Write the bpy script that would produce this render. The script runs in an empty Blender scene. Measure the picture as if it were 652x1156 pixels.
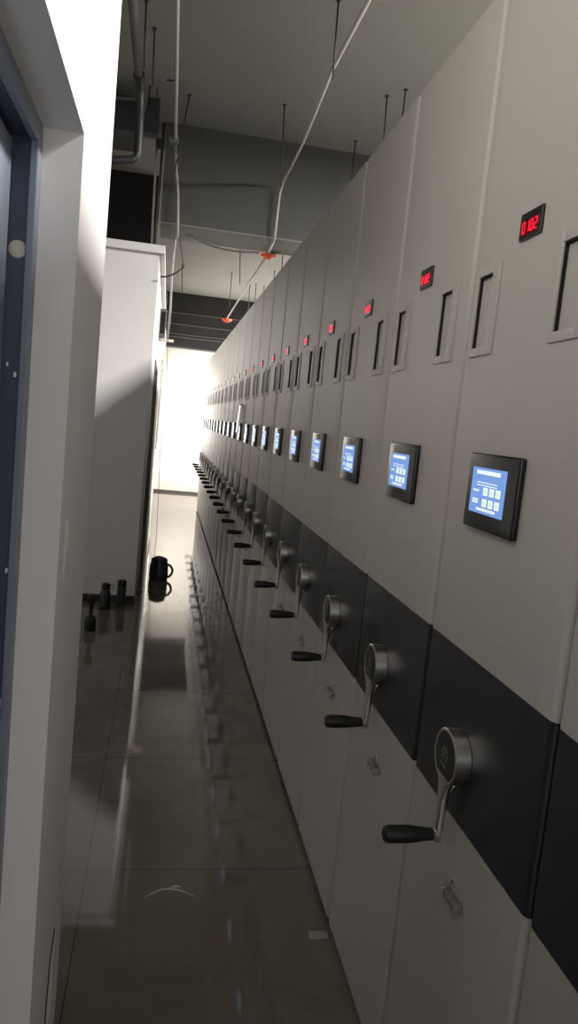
import bpy, bmesh, math, random
from mathutils import Vector, Matrix
random.seed(4)
S = bpy.context.scene
COL = S.collection

# ------------------------------------------------------------------ materials
def srgb(c):
    return tuple(((v/255)/12.92 if v/255 <= .04045 else ((v/255+.055)/1.055)**2.4) for v in c)

def mat(name, rgb, rough=.5, metal=0., noise=0., nscale=8., bump=0., bscale=200., spec=.5, emit=None, estr=0., coat=0.):
    m = bpy.data.materials.new(name); m.use_nodes = True
    nt = m.node_tree; b = nt.nodes['Principled BSDF']
    c = srgb(rgb)
    b.inputs['Base Color'].default_value = (*c, 1)
    b.inputs['Roughness'].default_value = rough
    b.inputs['Metallic'].default_value = metal
    b.inputs['Specular IOR Level'].default_value = spec
    b.inputs['Coat Weight'].default_value = coat
    tc = nt.nodes.new('ShaderNodeTexCoord')
    if noise:
        n = nt.nodes.new('ShaderNodeTexNoise'); n.inputs['Scale'].default_value = nscale
        n.inputs['Detail'].default_value = 5
        nt.links.new(tc.outputs['Object'], n.inputs['Vector'])
        r = nt.nodes.new('ShaderNodeMapRange')
        r.inputs['To Min'].default_value = 1-noise; r.inputs['To Max'].default_value = 1+noise
        nt.links.new(n.outputs['Fac'], r.inputs['Value'])
        mx = nt.nodes.new('ShaderNodeVectorMath'); mx.operation = 'SCALE'
        mx.inputs[0].default_value = c
        nt.links.new(r.outputs['Result'], mx.inputs['Scale'])
        nt.links.new(mx.outputs['Vector'], b.inputs['Base Color'])
    if bump:
        n2 = nt.nodes.new('ShaderNodeTexNoise'); n2.inputs['Scale'].default_value = bscale
        nt.links.new(tc.outputs['Object'], n2.inputs['Vector'])
        bp = nt.nodes.new('ShaderNodeBump'); bp.inputs['Strength'].default_value = bump
        bp.inputs['Distance'].default_value = .001
        nt.links.new(n2.outputs['Fac'], bp.inputs['Height'])
        nt.links.new(bp.outputs['Normal'], b.inputs['Normal'])
    if emit:
        b.inputs['Emission Color'].default_value = (*srgb(emit), 1)
        b.inputs['Emission Strength'].default_value = estr
    return m

M = {}
M['steel'] = mat('grey_powder_coat', (166, 162, 156), .42, noise=.02, nscale=3, bump=.12, bscale=900)
M['steel_dark'] = mat('black_powder_coat', (28, 29, 36), .36, noise=.04, nscale=4, bump=.15, bscale=900)
M['slit'] = mat('dark_gap', (12, 11, 10), .8)
M['kick'] = mat('kick_black', (30, 28, 26), .6)
M['shelf'] = mat('shelf_grey', (96, 95, 92), .5, noise=.03)
M['bezel'] = mat('black_bezel', (22, 22, 25), .22, noise=.03)
M['glass_black'] = mat('black_plastic', (26, 25, 26), .3, noise=.03)
M['lcd'] = mat('lcd_blue', (40, 60, 110), .2, emit=(108, 148, 214), estr=1.0)
M['lcd_icon'] = mat('lcd_icon', (200, 210, 200), .3, emit=(214, 226, 226), estr=1.0)
M['lcd_icon_green'] = mat('lcd_icon_green', (180, 210, 170), .3, emit=(170, 205, 170), estr=1.0)
M['led'] = mat('led_red', (120, 5, 10), .4, emit=(255, 22, 52), estr=2.0)
M['led_off'] = mat('led_window', (45, 4, 8), .2, emit=(120, 4, 12), estr=.25)
M['led_faded'] = mat('led_window_faded', (70, 62, 60), .25, noise=.02)  # grey window colour stands for LED light fading at a steep angle
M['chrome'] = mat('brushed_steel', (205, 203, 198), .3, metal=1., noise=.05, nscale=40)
M['bright_steel'] = mat('bright_steel', (165, 162, 156), .35, metal=.8)
M['hub_face'] = mat('hub_face', (28, 27, 28), .35)
M['engrave'] = mat('engraving', (120, 116, 110), .45, metal=.6)
M['grip'] = mat('black_grip', (5, 5, 5), .5, bump=.2)
M['paper'] = mat('white_paper', (246, 246, 242), .12, spec=.8)
M['plaster'] = mat('white_plaster', (224, 221, 218), .85, noise=.03, nscale=2.5, bump=.25, bscale=60)
M['plaster_far'] = mat('white_plaster_far', (232, 226, 216), .85, noise=.02, nscale=2)
M['plaster_chip'] = mat('bare_plaster', (250, 246, 238), .95, noise=.1, nscale=40)
M['chip_edge'] = mat('chip_edge', (70, 64, 58), .95)
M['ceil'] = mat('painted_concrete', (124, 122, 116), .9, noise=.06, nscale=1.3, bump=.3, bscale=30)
M['beam'] = mat('beam_concrete_shaded', (72, 71, 67), .9, noise=.07, nscale=1.6, bump=.3, bscale=30)  # shade on the beam face put into this darker colour
M['black_paint'] = mat('black_paint', (34, 32, 32), .85, noise=.08, nscale=2)
M['strip'] = mat('bulkhead_conduit', (84, 82, 76), .6, noise=.03)
M['doorblue'] = mat('slate_blue_paint', (62, 70, 88), .45, noise=.05, nscale=6)
M['doorleaf'] = mat('slate_blue_leaf', (120, 128, 142), .42, noise=.04, nscale=5)
M['cap'] = mat('beige_cap', (205, 192, 178), .6, noise=.05)
M['frame_brown'] = mat('door_brown', (98, 84, 82), .5, noise=.08)
M['baseb'] = mat('dark_skirting', (48, 46, 46), .5, noise=.05)
M['pipe'] = mat('grey_pipe', (84, 83, 80), .45, noise=.06)
M['pipe_dark'] = mat('dark_pipe', (40, 39, 41), .5, noise=.06)
M['conduit'] = mat('pvc_conduit', (160, 156, 148), .4, noise=.04)
M['rod'] = mat('threaded_rod', (54, 50, 45), .5, metal=.4)
M['duct'] = mat('dark_duct', (26, 25, 30), .5, noise=.08)
M['orange'] = mat('orange_plastic', (238, 92, 48), .45, noise=.05, nscale=60)
M['bottle'] = mat('bottle_dark', (40, 40, 42), .35, noise=.05)
M['jug'] = mat('jug_dark', (62, 60, 62), .3, noise=.05)
M['blackobj'] = mat('black_rubber', (16, 15, 18), .5)
M['lampdiff'] = mat('lamp_diffuser', (240, 240, 235), .6, emit=(255, 246, 230), estr=3)
M['scuff'] = mat('floor_scuff', (196, 190, 178), .5, noise=.2, nscale=60)

# polished floor tiles with grout lines
def floor_mat():
    m = bpy.data.materials.new('polished_tile'); m.use_nodes = True
    nt = m.node_tree; N = nt.nodes; L = nt.links; b = N['Principled BSDF']
    tc = N.new('ShaderNodeTexCoord')
    mp = N.new('ShaderNodeMapping'); mp.inputs['Location'].default_value = (.142+.8*4, -2.293+.8*8, 0)
    L.new(tc.outputs['Object'], mp.inputs['Vector'])
    br = N.new('ShaderNodeTexBrick'); br.offset = 0; br.squash = 1
    br.inputs['Scale'].default_value = 1; br.inputs['Brick Width'].default_value = .8
    br.inputs['Row Height'].default_value = .8; br.inputs['Mortar Size'].default_value = .0022
    br.inputs['Mortar Smooth'].default_value = .3; br.inputs['Bias'].default_value = 0
    br.inputs['Color1'].default_value = (*srgb((119, 112, 101)), 1)
    br.inputs['Color2'].default_value = (*srgb((113, 107, 97)), 1)
    br.inputs['Mortar'].default_value = (*srgb((72, 66, 59)), 1)
    L.new(mp.outputs['Vector'], br.inputs['Vector'])
    n = N.new('ShaderNodeTexNoise'); n.inputs['Scale'].default_value = 2.2; n.inputs['Detail'].default_value = 8
    n.inputs['Roughness'].default_value = .62; n.inputs['Distortion'].default_value = .9
    L.new(tc.outputs['Object'], n.inputs['Vector'])
    cr = N.new('ShaderNodeValToRGB')
    cr.color_ramp.elements[0].position = .3; cr.color_ramp.elements[0].color = (.72, .72, .72, 1)
    cr.color_ramp.elements[1].position = .72; cr.color_ramp.elements[1].color = (1.18, 1.16, 1.12, 1)
    L.new(n.outputs['Fac'], cr.inputs['Fac'])
    mx = N.new('ShaderNodeMix'); mx.data_type = 'RGBA'; mx.blend_type = 'MULTIPLY'; mx.inputs['Factor'].default_value = 1
    L.new(br.outputs['Color'], mx.inputs[6]); L.new(cr.outputs['Color'], mx.inputs[7])
    L.new(mx.outputs[2], b.inputs['Base Color'])
    b.inputs['Roughness'].default_value = .05
    b.inputs['Specular IOR Level'].default_value = .55
    n2 = N.new('ShaderNodeTexNoise'); n2.inputs['Scale'].default_value = 3.2; n2.inputs['Detail'].default_value = 2
    L.new(tc.outputs['Object'], n2.inputs['Vector'])
    bp = N.new('ShaderNodeBump'); bp.inputs['Strength'].default_value = .12; bp.inputs['Distance'].default_value = .004
    L.new(n2.outputs['Fac'], bp.inputs['Height']); L.new(bp.outputs['Normal'], b.inputs['Normal'])
    return m
M['floor'] = floor_mat()

# ------------------------------------------------------------------ mesh helpers
def box(bm, x0, x1, y0, y1, z0, z1, bev=0., seg=2):
    r = bmesh.ops.create_cube(bm, size=1)
    for v in r['verts']:
        v.co = Vector(((x0+x1)/2+v.co.x*(x1-x0), (y0+y1)/2+v.co.y*(y1-y0), (z0+z1)/2+v.co.z*(z1-z0)))
    if bev:
        es = set(e for v in r['verts'] for e in v.link_edges)
        bmesh.ops.bevel(bm, geom=list(es), offset=bev, segments=seg, profile=.5, affect='EDGES')
    return bm

def ring_at(bm, c, u, v, r, seg):
    return [bm.verts.new(c+u*(math.cos(2*math.pi*i/seg)*r)+v*(math.sin(2*math.pi*i/seg)*r)) for i in range(seg)]

def tube(bm, pts, rad, seg=10, cap=True):
    pts = [Vector(p) for p in pts]
    rads = rad if isinstance(rad, (list, tuple)) else [rad]*len(pts)
    t0 = (pts[1]-pts[0]).normalized()
    up = Vector((0, 0, 1)) if abs(t0.z) < .9 else Vector((1, 0, 0))
    u = t0.cross(up).normalized()
    prev = None; rings = []
    for i, p in enumerate(pts):
        if i == 0: t = t0
        elif i == len(pts)-1: t = (pts[i]-pts[i-1]).normalized()
        else: t = ((pts[i]-pts[i-1]).normalized()+(pts[i+1]-pts[i]).normalized()).normalized()
        u = (u-t*u.dot(t)).normalized(); w = t.cross(u)
        rings.append(ring_at(bm, p, u, w, rads[i], seg))
    for a, b in zip(rings, rings[1:]):
        for i in range(seg):
            bm.faces.new((a[i], a[(i+1) % seg], b[(i+1) % seg], b[i])).smooth = True
    if cap:
        bm.faces.new(rings[0][::-1]); bm.faces.new(rings[-1])
    return bm

def lathe(bm, prof, origin, axis='Z', seg=32):
    """prof: (radius, height) along axis"""
    o = Vector(origin)
    A = {'Z': (Vector((1, 0, 0)), Vector((0, 1, 0)), Vector((0, 0, 1))),
         'X': (Vector((0, 1, 0)), Vector((0, 0, 1)), Vector((1, 0, 0)))}[axis]
    rings = []
    for r, h in prof:
        rings.append(ring_at(bm, o+A[2]*h, A[0], A[1], max(r, 1e-5), seg))
    for a, b in zip(rings, rings[1:]):
        for i in range(seg):
            bm.faces.new((a[i], a[(i+1) % seg], b[(i+1) % seg], b[i])).smooth = True
    bm.faces.new(rings[0][::-1]); bm.faces.new(rings[-1])
    return bm

def obj(name, bm, m, parent=None, loc=None, sharp=None):
    bmesh.ops.recalc_face_normals(bm, faces=bm.faces)
    me = bpy.data.meshes.new(name); bm.to_mesh(me); bm.free()
    if sharp is not None:
        me.set_sharp_from_angle(angle=math.radians(sharp))
    me.materials.append(m)
    o = bpy.data.objects.new(name, me); COL.objects.link(o)
    if parent: o.parent = parent
    if loc: o.location = loc
    return o

def tag(o, label, cat, group=None, kind=None):
    o['label'] = label; o['category'] = cat
    if group: o['group'] = group
    if kind: o['kind'] = kind
    return o

def thing(name, label, cat, loc=(0, 0, 0), group=None):
    o = bpy.data.objects.new(name, None); COL.objects.link(o); o.location = loc
    o.empty_display_size = .1
    return tag(o, label, cat, group)

def struct(name, bm, m, parent=None, sharp=None):
    o = obj(name, bm, m, parent, sharp=sharp)
    if not parent: o['kind'] = 'structure'
    return o

def copy_tree(o, parent=None):
    c = o.copy(); COL.objects.link(c); c.parent = parent
    for ch in list(o.children): copy_tree(ch, c)
    return c

NB = bmesh.new
CH = 1.4924          # camera height
FX = .598            # plane of the carriage faces
Y0, PITCH = .955, .5235
ZC = 3.6             # ceiling

# ------------------------------------------------------------------ setting
bm = NB(); box(bm, -3.0, 5.2, -2.6, 15.0, -.12, 0); floor = struct('floor', bm, M['floor'])
bm = NB(); box(bm, -3.0, 5.2, -2.6, 15.0, ZC, ZC+.15); struct('ceiling', bm, M['ceil'])
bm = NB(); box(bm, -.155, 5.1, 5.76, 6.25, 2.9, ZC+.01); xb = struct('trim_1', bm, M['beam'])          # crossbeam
bm = NB(); box(bm, -.155, 5.1, 5.762, 6.25, 2.892, 2.9); struct('soffit', bm, M['ceil'], xb)  # underside slab in ceiling colour, so only the face carries painted shade
bm = NB(); box(bm, -.135, 5.1, 13.3, 13.6, 2.675, ZC+.01)
bulk = struct('trim_2', bm, M['black_paint'])
for z in (3.256, 3.061, 2.895, 2.845):
    bm = NB(); box(bm, -.133, 5.05, 13.285, 13.305, z-.007, z+.007, .002); struct('conduit', bm, M['strip'], bulk)
bm = NB(); box(bm, -3.0, 5.2, 14.3, 14.45, 0, ZC); struct('wall_back', bm, M['plaster_far'])
bm = NB(); box(bm, -.14, 5.1, 14.285, 14.3, 0, .045, .002); struct('baseboard_back', bm, M['pipe'])
bm = NB(); box(bm, -3.0, 5.2, -2.6, -2.45, 0, ZC); struct('wall_front', bm, M['plaster'])
# right wall with a daylight window in the open bay behind the last carriage
bm = NB()
box(bm, 5.0, 5.15, -2.6, 12.2, 0, ZC); box(bm, 5.0, 5.15, 14.1, 15.0, 0, ZC)
box(bm, 5.0, 5.15, 12.2, 14.1, 0, .5); box(bm, 5.0, 5.15, 12.2, 14.1, 3.0, ZC)
struct('wall_right', bm, M['plaster'])
bm = NB()
for a in (12.2, 13.12, 14.04): box(bm, 5.03, 5.09, a, a+.06, .5, 3.0, .004)
for z in (.5, 2.94): box(bm, 5.03, 5.09, 12.2, 14.1, z, z+.06, .004)
win = struct('window_1', bm, M['conduit'])
bm = NB(); box(bm, -3.0, -2.85, -2.6, 15.0, 0, ZC); struct('wall_left', bm, M['plaster'])

# near wall holding the blue door: opening y .28..1.237, head 1.908
bm = NB()
WX = -.157
box(bm, -.36, WX, 1.237, 1.70, 0, ZC, 0)
box(bm, -.36, WX, -2.45, .28, 0, ZC, 0)
box(bm, -.36, WX, .28, 1.237, 1.908, ZC, 0)
wn = struct('wall_near', bm, M['plaster'])
def blob(bm, cy, cz, pts, x, th=.0006):
    vs = [bm.verts.new((x, cy+a, cz+b)) for a, b in pts]
    f = bm.faces.new(vs)
    r = bmesh.ops.extrude_face_region(bm, geom=[f])
    for v in r['geom']:
        if isinstance(v, bmesh.types.BMVert): v.co.x += th
for pts, cy, cz in (([(-.012, .05), (.0, .036), (.008, .0), (.006, -.04), (-.004, -.05), (-.012, -.048), (-.010, -.01)], 1.325, 1.245),
                    ([(-.005, .03), (.004, .026), (.009, 0), (.007, -.022), (0, -.024)], 1.352, 1.255)):
    bm = NB(); blob(bm, cy, cz, pts, WX-.0001); struct('plaster_patch', bm, M['plaster_chip'], wn)
bm = NB(); blob(bm, 1.53, .19, [(-.03, .115), (.03, .14), (.05, .12), (.05, -.07), (-.03, -.09), (-.055, -.07), (-.05, .03)], WX-.0001)
struct('peeled_patch', bm, M['plaster_chip'], wn)
bm = NB(); tube(bm, [(WX+.001, 1.55, .345), (WX+.001, 1.50, .31), (WX+.001, 1.478, .22), (WX+.001, 1.475, .11)], .0018, 6)
struct('crack', bm, M['chip_edge'], wn)

# door 1: slate-blue steel frame and leaf, seen edge on beside the camera
FXR = -.217
bm = NB()
box(bm, FXR-.012, FXR, 1.205, 1.2372, 0, 1.9085, .002); box(bm, FXR-.012, FXR, .28, .312, 0, 1.9085, .002)
box(bm, FXR-.012, FXR, .312, 1.205, 1.876, 1.9085, .002)
d1 = struct('door_1', bm, M['cap' if False else 'doorleaf'])
bm = NB()
box(bm, FXR-.075, FXR-.010, 1.211, 1.2371, 0, 1.908, .002); box(bm, FXR-.075, FXR-.010, .28, .306, 0, 1.908, .002)
box(bm, FXR-.075, FXR-.010, .3, 1.215, 1.882, 1.908, .002)
struct('frame', bm, M['doorblue'], d1)
bm = NB(); box(bm, -.295, -.2545, .312, 1.204, .008, 1.874, .002)
box(bm, -.255, -.251, .42, 1.10, .95, 1.78, .0015); box(bm, -.255, -.251, .42, 1.10, .12, .85, .0015)
lf = struct('door_leaf', bm, M['doorleaf'], d1)
for z in (1.718, .998):
    bm = NB(); lathe(bm, [(.0135, 0), (.0135, .0008), (.012, .0018), (.0, .002)], (0, 0, 0), 'Z', 24)
    o = struct('screw_cap', bm, M['cap'], d1); o.location = (-.241, 1.2112, z); o.rotation_euler = (math.pi/2, 0, 0)
for x, z, s in ((-.235, 1.53, .004), (-.247, 1.545, .003), (-.226, 1.46, .007), (-.232, 1.22, .004), (-.226, 1.045, .004)):
    bm = NB(); box(bm, x-s*.5, x+s*.5, 1.2100, 1.2112, z-s, z+s, .0004); struct('paint_chip', bm, M['plaster_chip'], d1)

# far left: partition block (front face towards the camera, long face along the aisle)
PX = -.14
bm = NB()
box(bm, -2.85, PX, 5.75, 7.0, 0, 2.66); box(bm, -2.85, PX, 8.5, 14.3, 0, 2.66)
box(bm, -2.85, PX, 7.0, 8.5, 1.98, 2.66); box(bm, -2.85, PX-.16, 6.9, 8.6, 0, 2.0)
wp = struct('wall_partition', bm, M['plaster'])
bm = NB(); box(bm, -2.85, PX+.04, 5.71, 14.3, 2.66, 2.72, .006); struct('trim_3', bm, M['plaster'])
bm = NB(); box(bm, -2.85, PX+.002, 5.738, 5.75, 0, .055, .002)
struct('baseboard_left', bm, M['baseb'])
bm = NB(); box(bm, -2.85, -.215, 7.05, 7.3, 2.72, ZC); struct('trim_4', bm, M['black_paint'])
# door 2 in the partition
bm = NB()
box(bm, PX-.14, PX+.012, 7.0, 7.06, 0, 1.98, .004); box(bm, PX-.14, PX+.012, 8.44, 8.5, 0, 1.98, .004)
box(bm, PX-.14, PX+.012, 7.06, 8.44, 1.92, 1.98, .004)
d2 = struct('door_2', bm, M['frame_brown'])
bm = NB(); box(bm, PX-.10, PX-.055, 7.065, 7.745, .01, 1.915, .003); box(bm, PX-.10, PX-.055, 7.755, 8.435, .01, 1.915, .003)
struct('door_leaf', bm, M['frame_brown'], d2)
bm = NB(); tube(bm, [(PX-.055, 7.70, 1.0), (PX-.02, 7.70, 1.0), (PX-.02, 7.60, 1.0)], .008, 8); struct('handle', bm, M['chrome'], d2)

# floor marks
def flat(bm, pts, z=.0007):
    up = [bm.verts.new((x, y, z)) for x, y in pts]; bm.faces.new(up)
def ribbon(bm, pts, ws, z=.0007):
    n = len(pts); L = []; R = []
    for i, (x, y) in enumerate(pts):
        a = Vector(pts[max(0, i-1)]); b = Vector(pts[min(n-1, i+1)]); t = (b-a).normalized()
        w = ws[i]; L.append((x-t.y*w, y+t.x*w)); R.append((x+t.y*w, y-t.x*w))
    lv = [bm.verts.new((x, y, z)) for x, y in L]; rv = [bm.verts.new((x, y, z)) for x, y in R]
    for i in range(n-1): bm.faces.new((lv[i], rv[i], rv[i+1], lv[i+1]))
bm = NB()
ribbon(bm, [(.045, 2.145), (.07, 2.17), (.10, 2.188), (.13, 2.19), (.165, 2.178), (.205, 2.15)], [.0006, .002, .003, .005, .0028, .0005])
struct('scuff_mark', bm, M['scuff'], floor)
bm = NB(); ribbon(bm, [(.125, 2.197), (.145, 2.203), (.162, 2.198)], [.001, .006, .001], .0009); struct('scuff_mark', bm, M['scuff'], floor)
bm = NB(); box(bm, .535, .592, 1.945, 1.978, 0, .003, .001); struct('floor_gleam', bm, M['chrome'], floor)  # added bright plate, stands for light leaking under the carriages

# ------------------------------------------------------------------ mobile shelving carriage
P_, H_ = PITCH, 2.4
GAP, RAD = .004, .0135
def panel_bm(z0, z1, holes, xf=0., topround=False):
    """front skin with rounded upright edges; holes = [(y0,y1,z0,z1)] are recessed pulls"""
    bm = NB()
    ys = [GAP+RAD, P_-GAP-RAD] + [v for h in holes for v in h[:2]]
    zs = [z0, z1] + [v for h in holes for v in h[2:]]
    ys = sorted(set(round(v, 5) for v in ys)); zs = sorted(set(round(v, 5) for v in zs))
    left = []; right = []
    n = 6
    for i in range(n):                                   # rounded near edge then far edge (x,y)
        a = math.pi/2*i/n
        left.append((xf+RAD-RAD*math.sin(a), GAP+RAD-RAD*math.cos(a)))
        right.append((xf+RAD-RAD*math.cos(math.pi/2*(i+1)/n), P_-GAP-RAD+RAD*math.sin(math.pi/2*(i+1)/n)))
    cols = [(xf+.05, GAP)] + left + [(xf, y) for y in ys] + right + [(xf+.05, P_-GAP)]
    V = [[bm.verts.new((x, y, z)) for (x, y) in cols] for z in zs]
    nl = 1+len(left)
    for j in range(len(zs)-1):
        for i in range(len(cols)-1):
            ya, yb = cols[i][1], cols[i+1][1]; za, zb = zs[j], zs[j+1]
            if any(h[0]-1e-6 <= ya and yb <= h[1]+1e-6 and h[2]-1e-6 <= za and zb <= h[3]+1e-6 and nl <= i < nl+len(ys)-1 for h in holes): continue
            bm.faces.new((V[j][i], V[j][i+1], V[j+1][i+1], V[j+1][i])).smooth = True
    for row, flip in ((V[0], True), (V[-1], False)):
        bm.faces.new(row[::-1] if flip else row)
    return bm

proto = thing('mobile_shelf_carriage', 'x', 'mobile shelving', (FX, 0, 0), 'closed-up mobile shelving carriages along the aisle')
HZ0, HZ1 = 1.682, 1.822
holes = [(.100, .163, HZ0, HZ1), (.420, .483, HZ0, HZ1)]
up = obj('end_panel', panel_bm(1.094, 2.4, holes), M['steel'], proto, sharp=50)
obj('centre_band', panel_bm(.781, 1.0925, []), M['steel_dark'], proto, sharp=50)
obj('lower_panel', panel_bm(.022, .7795, []), M['steel'], proto, sharp=50)
bm = NB(); box(bm, .012, .05, -.0038, .0045, .024, 2.398); obj('seam_shade', bm, M['slit'], proto)  # black strip added to paint the shade in the groove between carriages
bm = NB(); box(bm, .03, .05, .02, P_-.02, 0.003, .03); obj('kick_plate', bm, M['kick'], proto)
bm = NB()
box(bm, .0505, 2.6, .012, P_-.012, .10, .14); box(bm, .0505, 2.6, .012, P_-.012, 2.35, 2.392, .004)
box(bm, .0505, .075, .012, P_-.012, .12, 2.36); box(bm, 2.575, 2.6, .012, P_-.012, .12, 2.36)
for z in (.5, .85, 1.2, 1.55, 1.9): box(bm, .07, 2.58, .014, P_-.014, z, z+.025)
box(bm, .07, 2.58, P_/2-.004, P_/2+.004, .12, 2.36)
obj('shelf_body', bm, M['shelf'], proto)
for x in (.25, 1.3, 2.35):
    bm = NB(); tube(bm, [(x, .02, .05), (x, P_-.02, .05)], .045, 16); obj('wheel_axle', bm, M['kick'], proto)
for (a, b, c, d) in holes:
    bm = NB(); t = .0035
    o0, o1, o2, o3 = a-.034, b+.013, 1.665, 1.838
    box(bm, -t, .0005, o0, a, o2, o3, .0012); box(bm, -t, .0005, b, o1, o2, o3, .0012)
    box(bm, -t, .0005, a-.001, b+.001, o2, c, .0012); box(bm, -t, .0005, a-.001, b+.001, d, o3, .0012)
    # sloping pocket floor, deep at the far side
    v = [bm.verts.new(p) for p in ((.0065, a, c), (.0065, b, c), (.0065, b, d), (.0065, a, d))]
    bm.faces.new(v)
    pl = obj('recessed_pull', bm, M['steel'], proto, sharp=40)
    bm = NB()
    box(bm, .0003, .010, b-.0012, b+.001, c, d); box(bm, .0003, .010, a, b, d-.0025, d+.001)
    obj('pocket_shade', bm, M['slit'], pl)  # far wall and top of the pocket painted black as its shade
    for z in (1.692, 1.812):
        bm = NB(); lathe(bm, [(.0028, 0), (.0026, -.0009), (0, -.0012)], (-t, a-.017, z), 'X', 12); obj('screw', bm, M['chrome'], pl)

# red LED number display
bm = NB(); box(bm, -.005, .001, .246, .324, 1.856, 1.903, .0015)
led = obj('number_display', bm, M['glass_black'], proto)
bm = NB(); box(bm, -.0056, -.004, .2545, .3155, 1.862, 1.8895, .0005); obj('display_window', bm, M['led_off'], led)
SEG = {'0': 'abcdef', '1': 'bc', '2': 'abged', '3': 'abgcd'}
def digit(bm, ch, yl, z0, w, h, x=-.0062, th=.0019):
    """yl: y of the digit's left side; reading direction runs towards -y"""
    def seg(a0, a1, b0, b1): box(bm, x, x+.0006, yl-a1, yl-a0, z0+b0, z0+b1)
    t = th
    R = {'a': (t*.5, w-t*.5, h-t, h), 'g': (t*.5, w-t*.5, h/2-t/2, h/2+t/2), 'd': (t*.5, w-t*.5, 0, t),
         'f': (0, t, h/2, h-t*.5), 'b': (w-t, w, h/2, h-t*.5), 'e': (0, t, t*.5, h/2), 'c': (w-t, w, t*.5, h/2)}
    for s in SEG[ch]: seg(*R[s])
bm = NB()
for i, ch in enumerate('0102'):
    digit(bm, ch, .3125-i*.0145, 1.866, .0105, .020)
obj('lit_digits', bm, M['led'], led)

# touch screen
bm = NB(); box(bm, -.012, .001, .191, .397, 1.335, 1.477, .004, 3)
scr = obj('touch_screen', bm, M['bezel'], proto, sharp=40)
bm = NB(); box(bm, -.0127, -.0115, .232, .374, 1.366, 1.4505, .0003); lcd = obj('lit_display', bm, M['lcd'], scr)
bm = NB(); xl = -.0133
def pad(bm, l, r, z0, z1): box(bm, xl, xl+.0006, .374-r, .374-l, z0, z1)
pad(bm, .020, .118, 1.4385, 1.4455); pad(bm, .034, .112, 1.3715, 1.3760)
for z in (1.4225, 1.4175): pad(bm, .026, .110, z, z+.0016)
for z in (1.4075, 1.3905, 1.3855):
    for k in range(3): pad(bm, .014+k*.0085, .019+k*.0085, z-.002, z+.002)
for k in range(3):
    for z in (1.4005, 1.3795): pad(bm, .056+k*.026, .074+k*.026, z, z+.0145)
obj('icon_row', bm, M['lcd_icon'], scr)
bm = NB(); xl = -.0137
for k in range(3):
    for z in (1.4025, 1.3815): pad(bm, .060+k*.026, .070+k*.026, z+.002, z+.0085)
obj('icon_symbols', bm, M['lcd_icon_green'], scr)
bm = NB(); xl = -.0126
tube(bm, [(-.0122, .222, 1.352), (-.0122, .212, 1.362)], .0006, 6); obj('bezel_marking', bm, M['engrave'], scr); bm = NB(); tube(bm, [(-.0122, .30, 1.4635), (-.0122, .285, 1.4655)], .0006, 6)
obj('bezel_marking', bm, M['engrave'], scr)

# crank wheel with arm and grip
HY, HZ = .298, .902
bm = NB(); lathe(bm, [(.0515, 0), (.0525, -.001), (.0525, -.0295), (.0512, -.0308), (.0480, -.0308), (.0468, -.0295), (.0, -.0295)], (0, HY, HZ), 'X', 48)
hub = obj('crank_hub', bm, M['chrome'], proto, sharp=35)
bm = NB(); lathe(bm, [(.0463, 0), (.0463, -.0012), (.040, -.0022), (0, -.0024)], (-.0292, HY, HZ), 'X', 40); obj('hub_cover', bm, M['hub_face'], hub, sharp=50)
bm = NB()
for k in range(11):
    if k in (8,): continue
    a0 = 2*math.pi*k/11; r = .0125
    box(bm, -.0326, -.0312, HY+r*math.cos(a0)-.0022, HY+r*math.cos(a0)+.0022, HZ+.004+r*math.sin(a0)-.0022, HZ+.004+r*math.sin(a0)+.0022, .0004)
tube(bm, [(-.032, HY-.004, HZ+.010), (-.032, HY+.004, HZ+.003), (-.032, HY-.002, HZ-.002)], .0014, 6)
tube(bm, [(-.032, HY+.014, HZ-.016), (-.032, HY-.010, HZ-.020)], .0015, 6)
obj('hub_emblem', bm, M['engrave'], hub)
# arm : tapered bar, flared where it meets the hub, rib on its back
bm = NB()
prof = [(HZ-.036, .030, .010), (HZ-.050, .0215, .010), (HZ-.062, .0155, .0095), (HZ-.085, .0120, .009), (HZ-.12, .0105, .008), (HZ-.150, .0095, .0075), (HZ-.163, .0095, .007), (HZ-.172, .006, .006)]
rings = []
for z, hw, ht in prof:
    xc = -.0225-(HZ-z)*.018
    r = [bm.verts.new((xc+ht*math.copysign(abs(math.cos(t))**.6, math.cos(t)), HY+hw*math.copysign(abs(math.sin(t))**.7, math.sin(t)), z)) for t in [2*math.pi*i/20 for i in range(20)]]
    rings.append(r)
for a, b in zip(rings, rings[1:]):
    for i in range(20): bm.faces.new((a[i], a[(i+1) % 20], b[(i+1) % 20], b[i])).smooth = True
bm.faces.new(rings[0]); bm.faces.new(rings[-1])
arm = obj('crank_arm', bm, M['chrome'], hub, sharp=60)
bm = NB(); tube(bm, [(-.004, HY-.010, HZ-.044), (-.010, HY-.004, HZ-.058), (-.017, HY-.001, HZ-.080), (-.020, HY, HZ-.11)], [.007, .006, .0055, .004], 10)
obj('arm_rib', bm, M['chrome'], hub)
KZ = HZ-.157
bm = NB(); lathe(bm, [(.0085, -.020), (.0105, -.024), (.0105, -.034), (.0085, -.036)], (0, HY, KZ), 'X', 24); obj('grip_collar', bm, M['chrome'], hub, sharp=40)
bm = NB(); lathe(bm, [(.0095, -.0355), (.0120, -.037), (.0120, -.041), (.0100, -.042), (.0100, -.044), (.0122, -.045), (.0128, -.052), (.0138, -.062), (.0160, -.078),
                      (.0166, -.100), (.0164, -.122), (.0150, -.131), (.0100, -.134), (0, -.1345)], (0, HY, KZ), 'X', 28)
obj('crank_grip', bm, M['grip'], hub, sharp=50)

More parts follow.
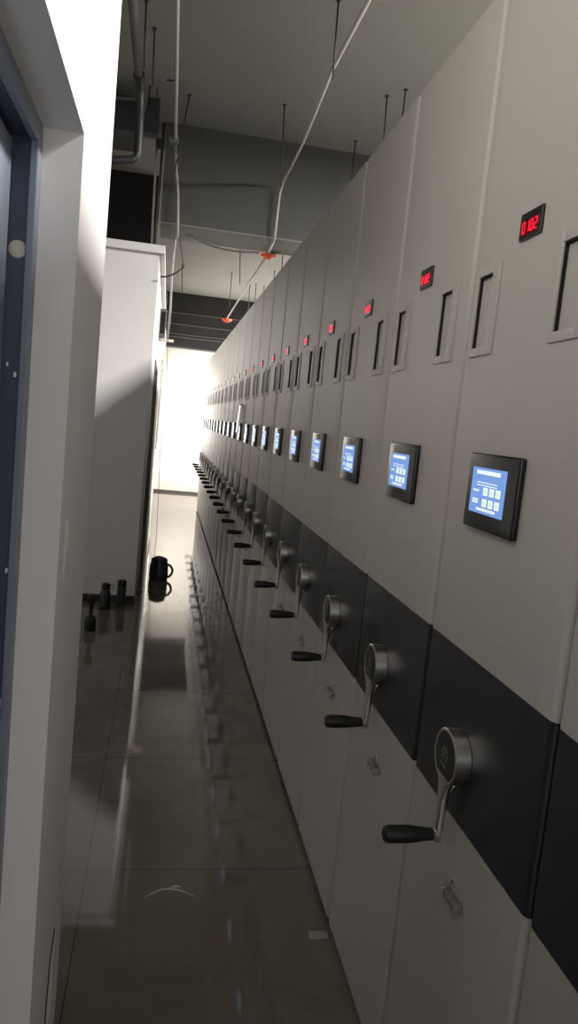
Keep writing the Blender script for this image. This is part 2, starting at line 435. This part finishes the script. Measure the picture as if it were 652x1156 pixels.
# latch under the crank
bm = NB(); lathe(bm, [(.0095, 0), (.0095, -.002), (.008, -.0028), (.0055, -.0028), (.0055, -.0018), (0, -.0018)], (0, .258, .672), 'X', 24)
lk = obj('lock', bm, M['chrome'], proto, sharp=40)
bm = NB(); box(bm, -.003, -.0010, .2565, .2595, .668, .676); obj('keyhole', bm, M['slit'], lk)
bm = NB(); box(bm, -.0165, -.002, .212, .264, .646, .6575, .0012)
box(bm, -.0190, 0, .207, .213, .643, .660, .0015); box(bm, -.0190, 0, .263, .268, .643, .660, .0015)
obj('latch', bm, M['bright_steel'], lk, sharp=40)

ords = ['nearest the camera, cut off by the right edge of the photo', 'second from the camera, with the largest whole touch screen',
        'third from the camera', 'fourth from the camera', 'fifth from the camera', 'sixth from the camera', 'seventh from the camera', 'eighth from the camera',
        'ninth from the camera', 'tenth from the camera', 'eleventh from the camera, white sheet over its screen', 'twelfth from the camera', 'tenth from the far end', 'ninth from the far end',
        'eighth from the far end', 'seventh from the far end', 'sixth from the far end', 'fifth from the far end', 'fourth from the far end', 'third from the far end',
        'second last at the far end', 'last one at the far end of the row']
carr = []
for i, w in enumerate(ords):
    o = proto if i == 0 else copy_tree(proto)
    o.location = (FX, Y0+PITCH*(i-1), 0)
    o['label'] = 'grey shelving carriage, ' + w
    carr.append(o)
    if i > 9:                                            # far displays greyed out, painting in their fade at steep view angles
        for c in [c for c in o.children if c.name.startswith('number_display')]:
            for g in list(c.children):
                if g.name.startswith('lit_digits'): bpy.data.objects.remove(g)
                else: g.material_slots[0].link = 'OBJECT'; g.material_slots[0].material = M['led_faded']

# white glossy sheet hung over one screen, its foot standing away from the face
yb = Y0+PITCH*9
pa = thing('paper_sheet', 'narrow white sheet hung over a touch screen far down the shelving row', 'paper', (FX-.016, yb+.29, 1.40))
bm = NB(); n = 8
vs = [[bm.verts.new((-.012*(1-j/n)**1.2, y, .225*j/n)) for y in (-.10, 0, .10)] for j in range(n+1)]
for j in range(n):
    for k in range(2): bm.faces.new((vs[j][k], vs[j][k+1], vs[j+1][k+1], vs[j+1][k])).smooth = True
r = bmesh.ops.extrude_face_region(bm, geom=list(bm.faces))
for v in r['geom']:
    if isinstance(v, bmesh.types.BMVert): v.co.x -= .0008
obj('sheet', bm, M['paper'], pa)
bm = NB(); box(bm, -.004, .0155, -.03, .03, .215, .228, .002); obj('clip', bm, M['slit'], pa)

# ------------------------------------------------------------------ things at the foot of the partition
t = thing('drinks_bottle', 'dark bottle with a ring on its cap, left of the two by the skirting', 'bottle', (-.345, 5.53, 0), 'dark bottles standing at the partition')
bm = NB(); lathe(bm, [(.036, 0), (.041, .004), (.042, .02), (.041, .10), (.037, .125), (.029, .145), (.027, .150)], (0, 0, 0)); obj('body', bm, M['bottle'], t, sharp=60)
bm = NB(); lathe(bm, [(.029, .150), (.031, .153), (.031, .185), (.027, .195), (0, .197)], (0, 0, 0)); obj('cap', bm, M['blackobj'], t, sharp=60)
bm = NB(); tube(bm, [(.028+.016*(1-math.cos(a)), 0, .170+.014*math.sin(a)) for a in [2*math.pi*k/16 for k in range(17)]], .0025, 6); obj('carry_ring', bm, M['blackobj'], t)
t = thing('drinks_bottle', 'straight dark flask, right of the two by the skirting', 'bottle', (-.235, 5.66, 0), 'dark bottles standing at the partition')
bm = NB(); lathe(bm, [(.030, 0), (.033, .004), (.034, .02), (.034, .140), (.031, .148)], (0, 0, 0)); obj('body', bm, M['bottle'], t, sharp=60)
bm = NB(); lathe(bm, [(.031, .148), (.034, .152), (.034, .185), (.028, .197), (0, .199)], (0, 0, 0)); obj('cap', bm, M['blackobj'], t, sharp=60)
t = thing('hand_brush', 'small black brush with narrow neck standing by the near wall edge', 'brush', (-.398, 4.98, 0))
bm = NB(); lathe(bm, [(.036, 0), (.039, .006), (.039, .072), (.030, .092), (.014, .098)], (0, 0, 0)); obj('brush_head', bm, M['blackobj'], t, sharp=60)
bm = NB(); lathe(bm, [(.012, .095), (.013, .17), (.026, .205), (.030, .235), (.026, .243), (0, .244)], (0, 0, 0)); obj('handle', bm, M['blackobj'], t, sharp=60)
t = thing('water_jug', 'dark grey jug with a round side handle on the aisle floor', 'jug', (.04, 6.64, 0))
bm = NB(); lathe(bm, [(.078, 0), (.083, .006), (.085, .05), (.082, .13), (.072, .170)], (0, 0, 0), seg=24); obj('body', bm, M['jug'], t, sharp=60)
bm = NB(); lathe(bm, [(.073, .170), (.075, .176), (.072, .190), (.03, .212), (.012, .216), (0, .217)], (0, 0, 0), seg=24); obj('lid', bm, M['jug'], t, sharp=60)
bm = NB(); tube(bm, [(.06+.062*math.sin(a), -.01, .085+.062*math.cos(a)) for a in [math.pi*k/12 for k in range(13)]], .011, 10); obj('handle', bm, M['jug'], t)

# ------------------------------------------------------------------ pipes, cables and rods under the ceiling
t = thing('drain_pipe', 'thick grey pipe running overhead and bending down beside the dark duct', 'pipe', (-.28, 4.45, 3.27))
def rel(pts, o): return [(a-o[0], b-o[1], c-o[2]) for a, b, c in pts]
O = (-.28, 4.45, 3.27)
bm = NB(); tube(bm, rel([(-.295, 2.6, 3.32), (-.29, 3.6, 3.31), (-.284, 4.36, 3.285)], O), .022, 16); obj('overhead_run', bm, M['pipe'], t)
pts = [(-.284, 4.34, 3.285), (-.281, 4.42, 3.272), (-.277, 4.45, 3.24), (-.272, 4.45, 3.10), (-.268, 4.45, 2.94), (-.274, 4.45, 2.905), (-.30, 4.45, 2.888), (-.44, 4.45, 2.862), (-.9, 4.45, 2.80)]
bm = NB(); tube(bm, rel(pts, O), .024, 16); obj('down_bend', bm, M['pipe_dark'], t)
bm = NB(); lathe(bm, [(.026, -.02), (.031, -.018), (.031, .018), (.026, .02)], (0, 0, 0), 'Z', 20)
o = obj('pipe_clamp', bm, M['duct'], t); o.location = rel([(-.2835, 4.33, 3.286)], O)[0]; o.rotation_euler = (math.pi/2, 0, 0)

t = thing('ventilation_duct', 'dark square duct behind the thick bent pipe', 'duct', (-.6, 5.25, 3.30))
bm = NB(); box(bm, -.35, .262, -.05, .35, 0, .215, .006); obj('duct_body', bm, M['duct'], t)
bm = NB(); box(bm, -.35, .27, -.065, -.045, .165, .185, .003)
o = obj('duct_rail', bm, M['pipe'], t); o.rotation_euler = (0, -.09, 0)
t = thing('suspended_box', 'dark flat box hung on a rod to the right of the bent pipe', 'box', (-.24, 5.2, 3.30))
bm = NB()
v0 = [(-.065, 0, 0), (.05, 0, 0), (.045, 0, .222), (-.03, 0, .215)]
a = [bm.verts.new((x, -.03, z)) for x, y, z in v0]; b = [bm.verts.new((x, .06, z)) for x, y, z in v0]
bm.faces.new(a); bm.faces.new(b[::-1])
for i in range(4): bm.faces.new((a[i], a[(i+1) % 4], b[(i+1) % 4], b[i]))
obj('box_body', bm, M['duct'], t)
bm = NB(); tube(bm, [(-.030, 0, .205), (-.026, 0, .3)], .006, 8); tube(bm, [(.02, 0, .215), (.022, 0, .3)], .004, 8); obj('bracket', bm, M['rod'], t)

def hang(name, label, cat, pts, r, m, group=None, seg=10):
    o = pts[0]
    b = NB(); tube(b, rel(pts, o), r, seg); x = obj(name, b, m); x.location = o; tag(x, label, cat, group); return x
hang('vertical_conduit', 'pale vertical conduit rising from the partition corner, left one', 'pipe', [(-.222, 5.83, 3.6), (-.205, 5.83, 2.72)], .010, M['conduit'], 'conduits above the partition')
hang('vertical_conduit', 'dull vertical conduit right beside the crossbeam end', 'pipe', [(-.178, 5.80, 3.6), (-.178, 5.80, 2.72)], .010, M['pipe'], 'conduits above the partition')
bm = NB(); box(bm, -.03, .03, -.02, .02, -.04, .03, .004); x = obj('cable_bracket', bm, M['duct']); x.location = (-.19, 5.72, 3.43); tag(x, 'small dark bracket holding the upright conduits at the ceiling', 'bracket')

t = thing('conduit_line', 'long pale conduit with a junction clip running overhead along the left', 'pipe', (-.08, 5.15, 3.30))
O = (-.08, 5.15, 3.30)
bm = NB(); tube(bm, rel([(-.10, 2.2, 3.31), (-.091, 3.54, 3.30), (-.084, 4.4, 3.30), (-.079, 5.17, 3.30), (-.072, 5.45, 3.29)], O), .0105, 10); obj('overhead_run', bm, M['conduit'], t)
bm = NB(); tube(bm, rel([(-.073, 5.42, 3.292), (-.068, 5.62, 3.28), (-.062, 5.67, 3.24), (-.050, 5.67, 3.17), (-.037, 5.67, 3.08), (-.024, 5.67, 2.90), (-.018, 5.67, 2.775)], O), .0098, 10); obj('drop', bm, M['conduit'], t)
bm = NB(); box(bm, -.045, .02, -.03, .03, -.020, .020, .004); o = obj('junction_clip', bm, M['pipe'], t); o.location = (.004, .06, -.01)
bm = NB(); tube(bm, [(-.06, 0, .0), (.05, 0, .006)], .005, 8); o = obj('clip_arm', bm, M['rod'], t); o.location = (0, -.75, .02)
t = thing('hanging_cable', 'white cable hanging from the beam down to a thin cord on the floor', 'cable', (-.036, 5.9, 0))
O = (-.036, 5.9, 0)
bm = NB(); tube(bm, rel([(-.022, 5.72, 2.84), (-.034, 5.86, 2.81), (-.039, 5.9, 2.70), (-.040, 5.9, 2.547), (-.034, 5.9, 2.40), (-.031, 5.9, 2.281), (-.034, 5.9, 2.062)], O), .0085, 8); obj('sleeve', bm, M['conduit'], t)
bm = NB(); tube(bm, rel([(-.034, 5.9, 2.08), (-.022, 5.9, 1.85), (-.018, 5.9, 1.5), (-.026, 5.9, 1.2), (-.010, 5.9, .8), (-.004, 5.9, .5), (-.012, 5.9, .2), (-.02, 5.9, .004)], O), .0022, 6); obj('cord', bm, M['rod'], t)
hang('cable_loop', 'thin grey cable drooping beside the white hanging cable', 'cable', [(-.012, 5.68, 2.80), (.010, 5.68, 2.74), (.030, 5.68, 2.64), (.046, 5.68, 2.575)], .006, M['pipe'])
hang('cable_hook', 'dark bent bar sticking out past the partition edge', 'bracket', [(.046, 5.685, 2.58), (-.01, 5.685, 2.53), (-.075, 5.685, 2.495), (-.12, 5.69, 2.49)], .006, M['rod'])

t = thing('wall_box', 'dark ventilation box high on the partition above a white bracket', 'box', (-.14, 8.0, 2.28))
bm = NB(); box(bm, 0, .065, -.12, .12, 0, .28, .005); obj('box_body', bm, M['frame_brown'], t)
bm = NB(); box(bm, .012, .055, -.124, -.119, .03, .25); obj('grille', bm, M['slit'], t)
bm = NB(); box(bm, 0, .155, -.05, .05, -.035, -.015, .004); obj('bracket', bm, M['plaster_far'], t)

main = [(.708, 3.0, 3.32), (.705, 3.254, 3.30), (.693, 3.895, 3.30), (.715, 4.45, 3.30), (.73, 4.972, 3.30), (.728, 5.40, 3.295), (.716, 5.62, 3.27), (.706, 5.68, 3.20), (.702, 5.68, 3.08), (.700, 5.68, 2.95), (.699, 5.70, 2.875), (.704, 5.85, 2.868), (.716, 6.15, 2.872)]
hang('sagging_conduit', 'pale conduit crossing from the top of the photo to the nearer orange box', 'cable', main, .0100, M['conduit'])
hang('sagging_conduit', 'white cable drooping left of the nearer orange box', 'cable', [(.054, 6.0, 2.885), (.12, 6.08, 2.875), (.20, 6.15, 2.868), (.266, 6.195, 2.866), (.38, 6.23, 2.862), (.488, 6.252, 2.866), (.58, 6.24, 2.873), (.655, 6.225, 2.872)], .0095, M['conduit'])
hang('sagging_conduit', 'short white cable end right of the nearer orange box', 'cable', [(.74, 6.20, 2.882), (.83, 6.15, 2.876), (.92, 6.12, 2.868)], .0105, M['conduit'])
hang('sagging_conduit', 'straight grey cable between the two orange boxes', 'cable', [(.712, 6.24, 2.862), (.71, 7.5, 2.858), (.712, 9.0, 2.862), (.716, 10.34, 2.868)], .0095, M['conduit'])
def orange(loc, label, s=1.):
    t = thing('junction_box', label, 'junction box', loc, 'orange junction boxes on the overhead cables')
    bm = NB(); lathe(bm, [(.036*s, .012*s), (.047*s, .008*s), (.048*s, -.012*s), (.044*s, -.018*s), (.026*s, -.020*s), (.024*s, -.030*s), (0, -.032*s)], (0, 0, 0), 'Z', 24)
    obj('box_body', bm, M['orange'], t, sharp=40)
    if loc[1] < 7:
        bm = NB(); tube(bm, [(0, 0, .008), (0, 0, 2.893-loc[2])], .012, 10); obj('mount', bm, M['pipe'], t)
    bm = NB()
    for k in range(4):
        a = math.pi/2*k; c, s2 = math.cos(a), math.sin(a)
        tube(bm, [(c*.04*s, s2*.04*s, 0), (c*.06*s, s2*.06*s, 0)], .012*s, 12)
    obj('cable_port', bm, M['orange'], t)
    return t
orange((.722, 6.21, 2.862), 'orange junction box under the crossbeam, the nearer and larger one')
orange((.724, 10.40, 2.858), 'small orange junction box farther along the straight cable', 1.15)
# rods
rods = [((.681, 3.846), (.690, 3.235), 'rod meeting the pale conduit near the top edge'), ((.614, 5.13), (.640, 3.08), 'rod hanging beside the pale conduit in front of the crossbeam'),
        ((1.207, 4.747), (1.225, 3.05), 'left rod of the pair over the shelving tops'), ((1.288, 4.624), (1.282, 3.05), 'right rod of the pair over the shelving tops'),
        ((1.205, 5.527), (1.21, 3.0), 'rod close in front of the crossbeam over the shelving'), ((-.265, 4.185), (-.252, 3.27), 'rod holding the thick grey pipe'),
        ((-.226, 4.456), (-.214, 3.30), 'rod reaching down to the dark hanging box'), ((-.009, 5.234), (-.085, 2.95), 'leaning rod right of the long overhead conduit'),
        ((.729, 9.277), (.764, 3.151), 'long rod behind the crossbeam left of the straight cable'), ((.769, 10.905), (.776, 3.10), 'rod above the farther orange box'),
        ((1.078, 11.321), (1.093, 3.1), 'leftmost of the short rods over the far shelving tops'), ((1.198, 11.537), (1.206, 3.2), 'second of the short rods over the far shelving tops'),
        ((1.339, 11.668), (1.345, 3.3), 'shortest rod over the far shelving tops'), ((1.328, 10.448), (1.322, 3.3), 'rod over the far shelving, left of the last one'),
        ((1.273, 9.383), (1.28, 3.2), 'rod over the shelving just behind the crossbeam'), ((.06, 10.873), (.09, 3.2), 'rod hanging behind the white hanging cable')]
for (x, y), (x1, z1), lab in rods:
    r = .0045 if y < 6 else .0055
    t = thing('hanging_rod', 'thin dark '+lab, 'rod', (x, y, ZC), 'thin rods hanging from the ceiling')
    bm = NB(); tube(bm, [(0, 0, 0), ((x1-x), 0, z1-ZC)], r, 8); obj('rod', bm, M['rod'], t)
    bm = NB(); box(bm, -.012, .012, -.012, .012, -.006, 0, .001); obj('anchor_plate', bm, M['rod'], t)

# ------------------------------------------------------------------ lamps of the room (above the shelving, hidden by it), daylight and added fill lights
def area(name, loc, rot, sx, sy, e, col):
    l = bpy.data.lights.new(name, 'AREA'); l.shape = 'RECTANGLE'; l.size = sx; l.size_y = sy
    l.energy = e; l.color = col
    o = bpy.data.objects.new(name, l); COL.objects.link(o); o.location = loc; o.rotation_euler = rot
    return o
LX = 2.1
for y, e in ((1.0, 1), (3.3, 1.1), (7.6, 1), (10.6, 1)):
    t = thing('ceiling_light', 'white strip light fixed to the ceiling over the shelving', 'ceiling light', (LX, y, ZC), 'strip lights over the shelving')
    bm = NB(); box(bm, -.09, .09, -.62, .62, -.05, 0, .006); obj('lamp_body', bm, M['plaster_far'], t)
    bm = NB(); box(bm, -.075, .075, -.60, .60, -.058, -.05, .003); obj('diffuser', bm, M['lampdiff'], t)
    area('lamp', (LX, y, ZC-.07), (0, 0, 0), .5, 1.2, 270*e, (1., .975, .935))
# daylight: window in the right wall of the far bay
area('daylight_fill', (4.97, 13.15, 1.75), (0, math.radians(90), 0), 2.3, 1.7, 430, (1., .97, .93))

# added frame and fill light on the partition, brightening the far carriage faces
bm = NB()
for a in (12.25, 13.98): box(bm, PX, PX+.02, a, a+.05, .9, 2.35, .003)
for z in (.9, 2.30): box(bm, PX, PX+.02, 12.25, 14.03, z, z+.05, .003)
struct('fill_light_frame', bm, M['conduit'])
area('daylight_fill', (PX+.012, 13.14, 1.62), (0, math.radians(-90), 0), 1.3, 1.6, 60, (1., .96, .9))
# added cool fill light behind the camera, with no opening there
area('daylight_fill', (.1, -2.3, 1.9), (math.radians(90), 0, 0)  , 1.6, 1.6, 16, (.76, .86, 1.))

w = bpy.data.worlds.new('World'); S.world = w; w.use_nodes = True
bg = w.node_tree.nodes['Background']; bg.inputs['Color'].default_value = (.8, .9, 1, 1); bg.inputs['Strength'].default_value = 3.

# ------------------------------------------------------------------ camera
R = [[0.98181947, -0.07593738, -0.17396561], [-0.16317389, 0.13058864, -0.97791661], [0.09697836, 0.98852421, 0.11582348]]
cam = bpy.data.cameras.new('Camera'); co = bpy.data.objects.new('Camera', cam); COL.objects.link(co)
mw = Matrix(R).to_4x4(); mw.translation = Vector((0, 0, CH)); co.matrix_world = mw
cam.sensor_fit = 'VERTICAL'; cam.sensor_height = 24; cam.lens = 829.23/1156*24
cam.clip_start = .02; cam.clip_end = 100
S.camera = co
S.view_settings.view_transform = 'Standard'; S.view_settings.look = 'None'
S.view_settings.exposure = 0.; S.view_settings.gamma = 1; S.view_settings.use_curve_mapping = False
